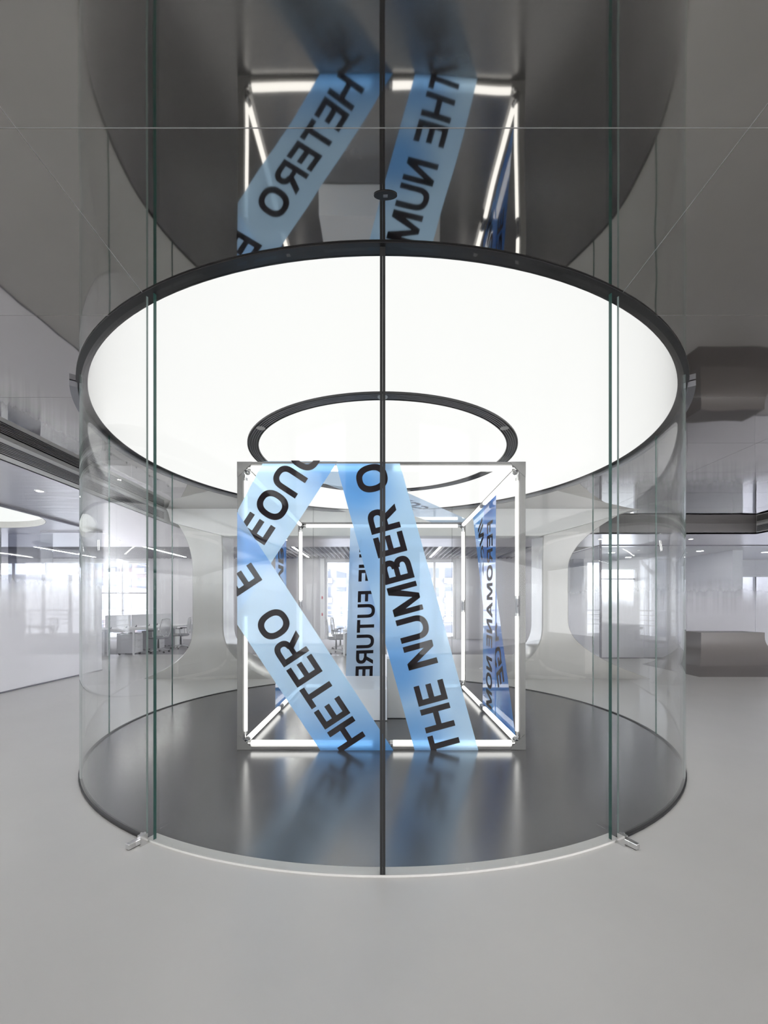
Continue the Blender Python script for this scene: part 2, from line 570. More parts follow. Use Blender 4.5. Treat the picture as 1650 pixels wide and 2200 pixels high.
# ================================================================== ROUND GLASS ROOM
# ---- luminous ceiling
lt = thing('ceiling_light', 'huge round luminous white ceiling with a black rim over the glass room', 'ceiling light', (0, CY, CEIL))
MB().disc(0, CY, 3.0, CEIL - 0.006, 180).build('diffuser', 'disc', lt)
MB().ring(0, CY, 2.992, 3.066, CEIL - 0.009, CEIL - 0.001, n=180).build('rim', 'black', lt)
MB().ring(0, CY, 2.986, 2.994, CEIL - 0.011, CEIL - 0.005, n=180).build('inner_rim', 'black', lt)
a55 = math.radians(56)
MB().ring(0, CY, 3.055, 3.110, CEIL - 0.050, CEIL - 0.004, a55, 2 * PI - a55, n=150).build('outer_channel', 'grey_metal', lt)
rg = thing('ring_diffuser', 'thin black slotted ring set in the luminous ceiling', 'air diffuser', (0, CY, CEIL - 0.02))
r_o = 1.585
MB().ring(0, CY, r_o - 0.115, r_o, CEIL - 0.026, CEIL - 0.02, n=128).build('ring_backing', 'black', rg)
for k in range(6):
    r = r_o - 0.115 + 0.115 * k / 5
    MB().ring(0, CY, r - 0.004, r + 0.004, CEIL - 0.04, CEIL - 0.024, n=128).build('fin', 'grey_metal' if 0 < k < 5 else 'black', rg)
for a in (0, 55, -55, 110, -110, 165, -165):
    a_ = math.radians(a)
    MB().cyl((r_o - 0.058) * math.sin(a_), CY - (r_o - 0.058) * math.cos(a_), 0.045, CEIL - 0.043, CEIL - 0.038, 20).build('mounting_plate', 'alu', rg)

# ---- glass
A0 = math.radians(27.6)
ge = thing('glass_enclosure', 'tall round enclosure of curved clear glass panes around the dark floor', 'glass enclosure', (0, CY, 0))
step = (2 * PI - 2 * A0) / 12
gap = 0.0016
for k in range(12):
    MB().ring(0, CY, RG - 0.006, RG + 0.006, 0.010, CEIL - 0.0095, A0 + step * k + gap, A0 + step * (k + 1) - gap, n=14, edge_mi=3, cap_mi=2 if k in (0, 11) else 1).build('glass_pane', ['glass', 'glass_edge', 'glass_edge_pale', 'black'], ge, True)
MB().ring(0, CY, RG - 0.012, RG + 0.012, 0.0, 0.014, A0, 2 * PI - A0, n=120).build('floor_channel', 'black', ge)

for sgn in (-1, 1):
    d = thing('sliding_door', 'curved sliding glass door with a black seal, ' + ('on the side of the frosted glass wall' if sgn < 0 else 'on the side of the flared counter'), 'glass door', (0, CY - RG, 0), 'the two sliding doors of the glass room')
    RD = RG - 0.004
    a0, a1 = (-A0, -0.0040) if sgn < 0 else (0.0040, A0)
    a0 += 0.020 * (sgn < 0); a1 -= 0.020 * (sgn > 0)
    MB().ring(0, CY, RD - 0.010, RD + 0.010, 0.016, CEIL - 0.0115, a0, a1, n=18, edge_mi=0, cap_mi=1).build('pane', ['glass', 'glass_edge'], d, True)
    b0, b1 = (-0.0046, -0.0001) if sgn < 0 else (0.0001, 0.0046)
    MB().ring(0, CY, RD - 0.013, RD + 0.013, 0.014, CEIL - 0.0115, b0, b1, n=2).build('rubber_seal', 'rubber', d)

th = MB().ring(0, CY, RG - 0.060, RG + 0.010, 0.0, 0.012, -A0, A0, n=48).build('door_track', 'track')
tag(th, 'pale curved metal threshold track on the floor under the sliding doors', 'door track')
for sgn in (-1, 1):
    st = thing('door_stop', 'small chrome door stop at the threshold end ' + ('towards the frosted glass wall' if sgn < 0 else 'towards the flared counter'), 'door stop', (sgn * (RG + 0.02) * math.sin(A0), CY - (RG + 0.02) * math.cos(A0), 0), 'chrome stops beside the sliding doors')
    st.rotation_euler = (0, 0, sgn * A0)
    s2 = -sgn
    bl = MB().box(-0.017, 0.017, -0.105, -0.012, 0.004, 0.036).build('stop_block', 'chrome', st, local=True)
    bv = bl.modifiers.new('bevel', 'BEVEL'); bv.width = 0.003; bv.segments = 2
    MB().box(-0.021, 0.021, -0.014, -0.004, 0.0, 0.052).build('bracket', 'chrome', st, local=True)
    MB().box(s2 * 0.024 - 0.014, s2 * 0.024 + 0.014, -0.05, -0.004, 0.0, 0.062).build('clamp', 'chrome', st, local=True)
    MB().box(-0.013, 0.013, -0.10, -0.016, 0.0, 0.004).build('pad', 'rubber', st, local=True)

sn = thing('ceiling_sensor', 'small black oval sensor with a square eye on the mirror ceiling', 'sensor', (0.013, 1.93, CEIL))
mb = MB().cyl(0.0, 0.0, 0.053, CEIL - 0.004, CEIL, 40)
mb.v = [(x + 0.013, y * 0.42 + 1.93, z) for x, y, z in mb.v]
mb.build('sensor_plate', 'black', sn)
MB().box(0.003, 0.023, 1.924, 1.936, CEIL - 0.006, CEIL - 0.004).build('eye', 'grey_metal', sn)

# ================================================================== LIGHT CUBE
FX0, FX1 = -1.412, 1.388      # outer X of cube
FY0, FY1 = 4.13, 7.17         # front/back
FH = 2.80
cube = thing('light_cube', 'large open cube of steel bars edged with white fluorescent tubes', 'light frame', ((FX0 + FX1) / 2, (FY0 + FY1) / 2, 0))
w = 0.052; hb = 0.026
for x0 in (FX0, FX1 - w):
    for y0 in (FY0, FY1 - w):
        MB().box(x0, x0 + w, y0, y0 + w, 0.004, FH).build('post', 'frame', cube)
for z0 in (0.006, FH - hb):
    for y0 in (FY0, FY1 - w):
        MB().box(FX0 + w, FX1 - w, y0, y0 + w, z0, z0 + hb).build('cross_bar', 'frame', cube)
    for x0 in (FX0, FX1 - w):
        MB().box(x0, x0 + w, FY0 + w, FY1 - w, z0, z0 + hb).build('side_bar', 'frame', cube)
# triangular corner plates
for y0, y1 in ((FY0 - 0.006, FY0), (FY1, FY1 + 0.006)):
    for (cx, sx) in ((FX0, 1), (FX1, -1)):
        for (cz, sz) in ((0.006, 1), (FH, -1)):
            L = 0.145
            tri = [(cx, cz), (cx + sx * L, cz), (cx + sx * L, cz + sz * 0.012), (cx + sx * 0.012, cz + sz * L), (cx, cz + sz * L)]
            m5 = len(tri)
            vv = [(a, y0, b) for a, b in tri] + [(a, y1, b) for a, b in tri]
            ff = [tuple(range(m5)), tuple(range(2 * m5 - 1, m5 - 1, -1))] + [(i, (i + 1) % m5, m5 + (i + 1) % m5, m5 + i) for i in range(m5)]
            MB().add(vv, ff).build('corner_plate', 'frame', cube)
TR = 0.027
def tube_pair(p0, p1, split=0.5):
    """two tubes end to end with a connector between"""
    p0, p1 = Vector(p0), Vector(p1)
    L = (p1 - p0).length
    d = (p1 - p0).normalized()
    mid = p0 + d * L * split
    for a, b in ((p0 + d * 0.075, mid - d * 0.10), (mid + d * 0.10, p1 - d * 0.075)):
        t = MB().tube([a, b], TR, 16).build('light_tube', 'tube', cube, True)
        MB().tube([a - d * 0.03, a], TR * 0.98, 14).build('end_cap', 'alu', t, True)
        MB().tube([b, b + d * 0.03], TR * 0.98, 14).build('end_cap', 'alu', t, True)
    for c in (p0 + d * 0.03, p1 - d * 0.03):
        MB().tube([c - d * 0.025, c + d * 0.02], 0.014, 10).build('lamp_holder', 'chrome', cube, True)
    c = MB().tube([mid - d * 0.075, mid + d * 0.075], 0.021, 12).build('connector', 'grey_metal', cube, True)
    side = d.orthogonal().normalized()
    MB().tube([mid - side * 0.03, mid + side * 0.03], 0.012, 8).build('clip', 'grey_metal', c, True)
i0, i1 = FX0 + w + 0.003, FX1 - w - 0.003
j0, j1 = FY0 + 0.055, FY1 - 0.055
zt, zl = FH - hb - TR - 0.003, 0.006 + hb + TR + 0.003
for z in (zt, zl):
    tube_pair((i0, FY0 + 0.03, z), (i1, FY0 + 0.03, z), 0.505)
    tube_pair((i0, FY1 - 0.03, z), (i1, FY1 - 0.03, z))
    tube_pair((FX0 + 0.055, j0 + 0.03, z), (FX0 + 0.055, j1 - 0.03, z))
    tube_pair((FX1 - 0.055, j0 + 0.03, z), (FX1 - 0.055, j1 - 0.03, z))
for y in (FY0 + w + TR, FY1 - w - TR):
    tube_pair((FX0 + w - 0.004, y, 0.09), (FX0 + w - 0.004, y, FH - 0.09))
    tube_pair((FX1 - w + 0.004, y, 0.09), (FX1 - w + 0.004, y, FH - 0.09))

# ------------------------------------------------------------------ lettering
def arc(cx, cy, rx, ry, t, a0, a1, n=14, p=2.35):
    """quads of a thick superelliptic arc"""
    def se(r1, r2, a):
        c, s_ = math.cos(a), math.sin(a)
        return (cx + r1 * math.copysign(abs(c) ** (2 / p), c), cy + r2 * math.copysign(abs(s_) ** (2 / p), s_))
    q = []
    for k in range(n):
        a, b = a0 + (a1 - a0) * k / n, a0 + (a1 - a0) * (k + 1) / n
        q.append([se(rx, ry, a), se(rx, ry, b), se(rx - t, ry - t * 0.92, b), se(rx - t, ry - t * 0.92, a)])
    return q
def rc(x0, x1, y0, y1):
    return [[(x0, y0), (x1, y0), (x1, y1), (x0, y1)]]
T_ = 0.205; H_ = 0.185
def glyph(ch):
    D = math.radians
    if ch == 'T': return 0.80, rc(0, .80, 1 - H_, 1) + rc(.40 - T_ / 2, .40 + T_ / 2, 0, 1 - H_)
    if ch == 'H': return 0.86, rc(0, T_, 0, 1) + rc(.86 - T_, .86, 0, 1) + rc(T_, .86 - T_, .42, .42 + H_)
    if ch == 'E': return 0.74, rc(0, T_, 0, 1) + rc(T_, .74, 0, H_) + rc(T_, .70, .42, .42 + H_) + rc(T_, .73, 1 - H_, 1)
    if ch == 'F': return 0.70, rc(0, T_, 0, 1) + rc(T_, .66, .40, .40 + H_) + rc(T_, .70, 1 - H_, 1)
    if ch == 'L': return 0.70, rc(0, T_, 0, 1) + rc(T_, .70, 0, H_)
    if ch == 'I': return T_, rc(0, T_, 0, 1)
    if ch == 'N': return 0.86, rc(0, T_, 0, 1) + rc(.86 - T_, .86, 0, 1) + [[(0, 1), (.235, 1), (.86, 0), (.625, 0)]]
    if ch == 'M': return 1.06, rc(0, .19, 0, 1) + rc(.87, 1.06, 0, 1) + [[(0, 1), (.26, 1), (.62, 0), (.44, 0)], [(.80, 1), (1.06, 1), (.62, 0), (.44, 0)]]
    if ch == 'U': return 0.86, rc(0, T_, .40, 1) + rc(.86 - T_, .86, .40, 1) + arc(.43, .40, .43, .42, T_, PI, 2 * PI)
    if ch == 'n': return 0.86, rc(0, T_, 0, .60) + rc(.86 - T_, .86, 0, .60) + arc(.43, .60, .43, .42, T_, 0, PI)
    if ch == 'O': return 0.98, arc(.49, .5, .49, .52, T_ + .01, 0, 2 * PI, 32)
    if ch == 'C': return 0.92, arc(.49, .5, .49, .52, T_, D(40), D(320), 26)
    if ch == 'G': return 0.95, arc(.49, .5, .49, .52, T_, D(40), D(335), 26) + rc(.74, .95, .04, .54) + rc(.52, .95, .37, .54)
    if ch == 'D': return 0.88, rc(0, T_, 0, 1) + rc(T_, .40, 1 - H_, 1) + rc(T_, .40, 0, H_) + arc(.38, .5, .50, .5, T_, -PI / 2, PI / 2, 16)
    if ch == 'B': return 0.86, rc(0, T_, 0, 1) + rc(T_, .5, 1 - H_, 1) + rc(T_, .52, 0, H_) + rc(T_, .52, .43, .60) + arc(.50, .285, .36, .285, T_, -PI / 2, PI / 2, 12) + arc(.48, .735, .34, .265, T_, -PI / 2, PI / 2, 12)
    if ch == 'P': return 0.80, rc(0, T_, 0, 1) + rc(T_, .48, 1 - H_, 1) + rc(T_, .48, .38, .54) + arc(.46, .69, .36, .31, T_, -PI / 2, PI / 2, 12)
    if ch == 'R': return 0.87, rc(0, T_, 0, 1) + rc(T_, .48, 1 - H_, 1) + rc(T_, .50, .38, .54) + arc(.47, .69, .37, .31, T_, -PI / 2, PI / 2, 12) + [[(.36, .42), (.58, .46), (.87, 0), (.63, 0)]]
    if ch == 'A': return 0.94, [[(0, 0), (.22, 0), (.58, 1), (.36, 1)], [(.94, 0), (.72, 0), (.36, 1), (.58, 1)]] + rc(.22, .72, .21, .37)
    if ch == 'V': return 0.90, [[(0, 1), (.22, 1), (.56, 0), (.34, 0)], [(.90, 1), (.68, 1), (.34, 0), (.56, 0)]]
    if ch == 'S': return 0.84, arc(.42, .725, .40, .285, T_ * .9, D(20), D(250), 16) + arc(.42, .275, .42, .285, T_ * .9, D(-160), D(95), 18)
    if ch == 'Y': return 0.88, rc(.44 - T_ / 2, .44 + T_ / 2, 0, .45) + [[(0, 1), (.23, 1), (.54, .40), (.34, .40)], [(.88, 1), (.65, 1), (.34, .40), (.54, .40)]]
    return 0.34, []
def write(parent, text, org, du, dv, cap, track=0.115, sx=0.93, clip=None):
    """letters as thin ink solids on the film plane; org is the baseline start"""
    org, du, dv = Vector(org), Vector(du).normalized(), Vector(dv).normalized()
    nn = du.cross(dv) * 0.0016
    u = 0.0
    for ch in text:
        wd, qs = glyph(ch)
        if qs:
            mb = MB()
            for q in qs:
                p = [org + du * ((u + a * sx) * cap) + dv * (b * cap) for a, b in q]
                if clip:
                    p = clip(p)
                    if len(p) < 3: continue
                m_ = len(p)
                vv = [x_ - nn for x_ in p] + [x_ + nn for x_ in p]
                ff = [tuple(range(m_)), tuple(range(2 * m_ - 1, m_ - 1, -1))] + [(i, (i + 1) % m_, m_ + (i + 1) % m_, m_ + i) for i in range(m_)]
                mb.add(vv, ff)
            if mb.f:
                mb.build('letter', 'letter', parent)
        u += wd * sx + track
    return u * cap

def clipper(normal, dist):
    """keep the part of a polygon where p.normal >= dist"""
    nv = Vector(normal)
    def fn(p):
        out = []
        for i in range(len(p)):
            a, b = p[i], p[(i + 1) % len(p)]
            da, db = a.dot(nv) - dist, b.dot(nv) - dist
            if da >= 0: out.append(a)
            if (da > 0 > db) or (da < 0 < db):
                out.append(a + (b - a) * (da / (da - db)))
        return out
    return fn

def sheet(quads, nu=10, nv_=20, wav=0.0, nrm=(0, 0, 0)):
    mb = MB()
    for q in quads:
        a, b, c, d = [Vector(p) for p in q]
        v, f = [], []
        for i in range(nv_ + 1):
            for j in range(nu + 1):
                s_, t_ = j / nu, i / nv_
                p = (a * (1 - s_) + b * s_) * (1 - t_) + (d * (1 - s_) + c * s_) * t_
                if wav:
                    e = math.sin(PI * t_)
                    p = p + Vector(nrm) * (wav * e * (math.sin(9 * t_ + 3 * s_) * 0.6 + math.sin(17 * t_ - 5 * s_) * 0.4))
                v.append(p)
        for i in range(nv_):
            for j in range(nu):
                k = i * (nu + 1) + j
                f.append((k, k + 1, k + nu + 2, k + nu + 1))
        mb.add(v, f)
    return mb

YF = FY0 - 0.010     # film plane at the front
def fp(x, y, Y=YF):
    return px(x, y, Y)
GRP = 'blue printed films wrapped around the light cube'
def banner(name, mb, mat, label, loc):
    e = mb
    o = mb.build(name, mat, None, True)
    return tag(o, label, 'banner', GRP)

# A : HETERO, rising to the left post and turning round it
A1, A2, A3, A4 = fp(510, 1100), fp(510, 1342), fp(689, 1613), fp(846, 1613)
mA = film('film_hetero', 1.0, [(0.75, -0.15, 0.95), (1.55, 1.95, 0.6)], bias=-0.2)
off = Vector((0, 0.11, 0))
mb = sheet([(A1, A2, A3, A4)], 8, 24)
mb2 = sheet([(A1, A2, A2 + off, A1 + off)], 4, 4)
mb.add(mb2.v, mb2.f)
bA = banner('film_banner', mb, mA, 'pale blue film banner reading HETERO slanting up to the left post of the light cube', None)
dA = (fp(510, 1342) - fp(689, 1613)).normalized()
uA = Vector((-dA.z, 0, dA.x))           # up of the letters: left-down
if uA.x > 0: uA = -uA
base = fp(846, 1613)
wA = abs((fp(689, 1613) - base).dot(uA))
capA = wA * 0.495
ink = 0.0022
o_ = base + dA * 0.10 + uA * (wA * 0.25) + Vector((0, -ink, 0))
s0 = (fp(790, 1578) - base).dot(dA)
clA = clipper((1, 0, 0), FX0 + 0.001)
write(bA, 'HETERO  E', base + dA * s0 + uA * (wA * 0.25) + Vector((0, -ink, 0)), dA, uA, capA, clip=lambda p: clA(p))

# B : EOn, from the left post up to the top bar
B1, B2, B3, B4 = fp(564, 996), fp(722, 996), fp(511, 1319), fp(511, 1096)
mBf = film('film_corner', 2.4, None, blobs=[(fp(715, 1020), 0.5, 0.75)], bias=-0.2)
bB = banner('film_banner', sheet([(B1, B2, B3, B4)], 8, 20).add([p - Vector((0, 0, 0)) for p in []], []), mBf, 'pale blue film banner reading EOn slanting up to the top bar of the light cube', None)
for v_ in bA.data.vertices: v_.co.y -= 0.005
for c_ in bA.children:
    for v_ in c_.data.vertices: v_.co.y -= 0.005
dB = (fp(722, 996) - fp(520, 1305)).normalized()
uB = Vector((-abs(dB.z), 0, dB.x)); uB = uB if uB.z > 0 else -uB
baseB = fp(520, 1305)
clB = clipper((0, 0, -1), -(FH + 0.008))
sE = (fp(567, 1171) - baseB).dot(dB); tE = (fp(567, 1171) - baseB).dot(uB)
write(bB, 'EOnO', baseB + dB * sE + uB * (tE - 0.005) + Vector((0, -ink, 0)), dB, uB, capA, track=0.125, clip=lambda p: clB(p))

# C : THE NUMBER O
C1, C2, C3, C4 = fp(722, 996), fp(859, 996), fp(1028, 1613), fp(891, 1613)
mC = film('film_number', 3.3, None, blobs=[(fp(765, 1045), 0.55, 0.85), (fp(775, 1200), 0.45, 0.5), (fp(850, 1440), 0.55, 0.8), (fp(895, 1590), 0.55, 0.7)], bias=-0.2)
bC = banner('film_banner', sheet([(C1, C2, C3, C4)], 8, 24), mC, 'blue film banner reading THE NUMBER O across the front of the light cube', None)
for v_ in bC.data.vertices: v_.co.y -= 0.002
dC = (fp(859, 996) - fp(1028, 1613)).normalized()
uC = Vector((-abs(dC.z), 0, dC.x)); uC = uC if uC.z < 0 else -uC
bs = fp(1028, 1613)
wC = abs((fp(891, 1613) - bs).dot(uC))
write(bC, 'THE NUMBER O', bs + dC * 0.045 + uC * (wC * 0.255) + Vector((0, -0.002 - ink, 0)), dC, uC, wC * 0.49, track=0.118, sx=0.93, clip=lambda p: clB(p))

# D : THE FUTURE on the rear face, read from the far side
YD = FY1 + 0.012
mD = film('film_future', 5.2, None, light=(0.62, 0.80, 1.0), bias=-0.12)
d0, d1 = px(753, 1125, YD), px(742, 1480, YD)
wD = 0.60
bD = banner('film_banner', sheet([(Vector((d0.x, YD, FH)), Vector((d0.x + wD, YD, FH)), Vector((d1.x + wD, YD, 0.03)), Vector((d1.x, YD, 0.03)))], 6, 20), mD, 'pale blue film banner with mirrored THE FUTURE on the rear of the light cube', None)
dD = (Vector((d1.x, YD, 0.03)) - Vector((d0.x, YD, FH))).normalized()
uD = Vector((-1, 0, dD.x * -1)).normalized(); uD = Vector((-abs(dD.z), 0, dD.x)); 
oF = px(797, 1180, YD)
write(bD, 'THE FUTURE', Vector((d0.x + 0.445, YD, px(0, 1158, YD).z)), dD, uD, 0.29, track=0.115, sx=0.93)

# E : two crossing films on the right face
XE = FX1 + 0.010
def side(y, z, dx=0.0): return Vector((XE + dx, y, z))
mE = film('film_right_upright', 6.1, None, ior=1.22, light=(0.17, 0.44, 0.90), deep=(0.03, 0.18, 0.60), bias=0.06, clear=0.32)
bE = banner('film_banner', sheet([(side(5.87, FH), side(5.24, FH), side(5.30, 0.03), side(5.95, 0.03))], 6, 12), mE, 'deep blue upright film banner beside the one lettered AGE', None)
write(bE, 'FEROMANE NOM', side(5.40, FH - 0.30, 0.0), (0, 0.02, -1), (0, 1, 0.02), 0.29, track=0.1, sx=0.72)
mE2 = film('film_right_slant', 7.3, None, ior=1.22, light=(0.17, 0.44, 0.90), deep=(0.03, 0.18, 0.60), bias=0.06, clear=0.32)
bE2 = banner('film_banner', sheet([(side(6.62, FH, 0.006), side(5.86, FH, 0.006), side(4.50, 0.03, 0.006), side(5.28, 0.03, 0.006))], 6, 12), mE2, 'deep blue slanting film banner crossing the upright one, lettered AGE near its foot', None)
dE = (side(4.50, 0.03) - side(5.86, FH)).normalized()
uE = Vector((0, -dE.z, dE.y))
write(bE2, 'INSC', side(6.00, FH - 0.15, 0.006), dE, uE, 0.30, track=0.12, sx=0.85)
write(bE2, 'AGE', side(5.23, 1.20, 0.006), dE, uE, 0.30, track=0.12, sx=0.85)

# F : on the top face
mF = film('film_top', 8.2, None, light=(0.62, 0.80, 1.0), bias=-0.1, clear=0.35)
zF = FH + 0.006
fx0, fx1 = B1.x, B2.x
sl = 1.52
ye = FY1
q = (Vector((fx0, FY0, zF)), Vector((fx1, FY0, zF)), Vector((FX1, FY0 + (FX1 - fx1) * sl, zF)), Vector((FX1, FY1, zF)), )
xa = fx0 + (ye - FY0) / sl
mb = MB().add([(fx0, FY0, zF), (fx1, FY0, zF), (FX1, FY0 + (FX1 - fx1) * sl, zF), (FX1, ye, zF), (xa, ye, zF)], [(0, 1, 2, 3, 4)])
bF = banner('film_banner', mb, mF, 'pale blue film banner lying slantwise over the top of the light cube', None)
dF = Vector((1, sl, 0)).normalized(); uF = Vector((-dF.y, dF.x, 0))
write(bF, 'AP TRUS', Vector((fx1, FY0, zF + 0.003)) + dF * 0.75 + uF * 0.14, dF, uF, 0.28, track=0.1, sx=0.9, clip=lambda p: clipper((-1, 0, 0), -FX1)(clipper((0, -1, 0), -FY1)(p)))
# G : upright film on the left face
mG = film('film_left', 9.4, None, ior=1.22, light=(0.22, 0.50, 0.92), deep=(0.04, 0.22, 0.65), bias=0.03, clear=0.3)
XG = FX0 - 0.010
bG = banner('film_banner', sheet([(Vector((XG, 5.64, FH)), Vector((XG, 6.28, FH)), Vector((XG, 6.28, 0.03)), Vector((XG, 5.64, 0.03)))], 6, 12), mG, 'blue upright film banner seen edgewise behind the HETERO banner', None)
write(bG, 'NUMBER', Vector((XG, 5.80, 1.15)), (0, 0, 1), (0, 1, 0), 0.30, track=0.11, sx=0.9)

# ------------------------------------------------------------------ reception blocks inside
pl = thing('low_plinth', 'low white block bench inside the light cube', 'bench', (-0.36, 5.6, 0.004))
MB().box(-0.78, 0.055, 5.17, 6.17, 0.012, 0.385).build('bench_body', 'white_gloss', pl)
MB().box(-0.77, 0.045, 5.185, 6.16, 0.004, 0.012).build('shadow_gap', 'black', pl)
dk = thing('reception_counter', 'taller ivory counter block joined to the low white bench', 'counter', (0.38, 5.8, 0.004))
MB().box(0.06, 0.71, 5.27, 6.2, 0.014, 0.745).build('counter_body', 'ivory', dk)
MB().box(0.055, 0.715, 5.265, 6.205, 0.745, 0.775).build('counter_top', 'white_gloss', dk)
MB().box(0.08, 0.69, 5.29, 6.18, 0.004, 0.014).build('shadow_gap', 'black', dk)

# ================================================================== FLARED COUNTER AT THE RIGHT
mb = MB()
bx0, bx1, by0, by1, bh = 7.0, 8.40, 9.35, 9.95, 0.817
rows = []
nz = 24
for k in range(nz + 1):
    z = bh * k / nz
    o_ = max(0, (0.76 - z) / 0.76) ** 2.7
    rows.append([(bx0 - 0.75 * o_, by0 - 0.95 * o_, z), (bx1 + 0.75 * o_, by0 - 0.95 * o_, z), (bx1 + 0.75 * o_, by1 + 0.3 * o_, z), (bx0 - 0.75 * o_, by1 + 0.3 * o_, z)])
mb.v = [p for r in rows for p in r]
for k in range(nz):
    for q in range(4):
        mb.f.append((k * 4 + q, k * 4 + (q + 1) % 4, (k + 1) * 4 + (q + 1) % 4, (k + 1) * 4 + q)); mb.mi.append(0)
mb.f.append((nz * 4, nz * 4 + 1, nz * 4 + 2, nz * 4 + 3)); mb.mi.append(0)
mb.f.append((0, 3, 2, 1)); mb.mi.append(0)
fc = mb.build('flared_counter', 'bench', None, True)
tag(fc, 'shade-darkened counter with a concave flared foot growing out of the floor', 'counter')

# ================================================================== FROSTED ROOM, LEFT
XW = -6.12
wl = sroot('wall_left_glass', 'long glass wall with frosting that fades out upwards', (XW, 3, 0))
jy = [-6.9, -3.9, -0.9, 2.2, 5.15, 7.5, 9.27]
jy = [-6.9, -4.1, -1.3, 1.5, 4.3, 6.72 + 0.05, 9.27]
for k in range(len(jy) - 1):
    MB().box(XW - 0.006, XW + 0.006, jy[k] + 0.004, jy[k + 1] - 0.004, 0.02, LOW - 0.03).build('glass_pane', 'frost', wl)
MB().box(XW - 0.02, XW + 0.02, -6.9, 9.27, LOW - 0.035, LOW).build('head_channel', 'frame_dark', wl)
MB().box(XW - 0.015, XW + 0.015, -6.9, 9.27, 0, 0.022).build('floor_channel', 'frame_dark', wl)
wl2 = sroot('wall_left_glass_end', 'frosted end pane of the left glass room', (-6.6, 9.27, 0))
MB().box(-7.45, XW, 9.264, 9.276, 0.02, LOW - 0.03).build('glass_pane', 'frost', wl2)
MB().box(-7.45, XW, 9.255, 9.285, LOW - 0.035, LOW).build('head_channel', 'frame_dark', wl2)
wt = sroot('wall_left_tinted', 'tinted glass partition at the end of the left room', (-8.0, 9.7, 0))
MB().box(-8.45, -7.45, 9.60, 9.612, 0.0, LOW).build('glass_pane', 'tinted', wt)
cu = thing('fluted_screen', 'grey fluted wall screen behind the frosted glass', 'screen', (-11, 9.4, 0))
for k in range(40):
    x = -13.0 + 4.55 * k / 40
    MB().cyl(x + 0.057, 9.4, 0.06, 0.0, LOW - 0.003, 8).build('flute', 'curtain', cu, True)
# round recessed light of that room
rl = thing('round_ceiling_light', 'round recessed white ceiling light in the frosted glass room', 'ceiling light', (DX, DY, LOW))
MB().ring(DX, DY, DR - 0.004, DR + 0.006, LOW - 0.001, LOW + 0.13, n=72).build('recess_wall', 'ivory', rl)
MB().disc(DX, DY, DR, LOW + 0.125, 72).build('diffuser', 'disc_small', rl)

# ================================================================== FROSTED ROOM, RIGHT
XS, YS = 5.84, 11.4
wr = sroot('wall_right_glass', 'rear glass wall with frosting that fades out upwards', (9, YS, 0))
jx = [XS, 8.05, 10.62, 13.1, 15.0]
jx = [XS, 7.0, 8.15, 9.98, 11.3, 13.2, 15.0]
for k in range(len(jx) - 1):
    MB().box(jx[k] + 0.004, jx[k + 1] - 0.004, YS - 0.006, YS + 0.006, 0.02, LOW - 0.02).build('glass_pane', 'frost', wr)
MB().box(XS, 15, YS - 0.02, YS + 0.02, LOW - 0.022, LOW).build('head_channel', 'frame_dark', wr)
MB().box(XS, 15, YS - 0.015, YS + 0.015, 0, 0.02).build('floor_channel', 'frame_dark', wr)
ws = sroot('wall_right_glass_side', 'side glass wall of the right frosted room', (XS, 13, 0))
MB().box(XS - 0.006, XS + 0.006, YS + 0.02, 13.2, 0.02, LOW - 0.02).build('glass_pane', 'frost', ws)
MB().box(XS - 0.006, XS + 0.006, 13.21, 15.0, 0.02, LOW - 0.02).build('glass_pane', 'frost', ws)
MB().box(XS - 0.022, XS + 0.022, YS - 0.022, YS + 0.022, 0, LOW).build('corner_post', 'frame_dark', ws)
MB().box(XS - 0.015, XS + 0.015, YS, 15.0, LOW - 0.022, LOW).build('head_channel', 'frame_dark', ws)
struct('wall_right_partition', 'grey partition wall inside the right frosted room', MB().box(10.2, 10.5, 12.4, 15.0, 0, LOW), 'wall')
struct('wall_right_slate', 'slate wall strip at the end of the right frosted room', MB().box(6.6, 6.95, 14.7, 14.95, 0, LOW), 'slate')
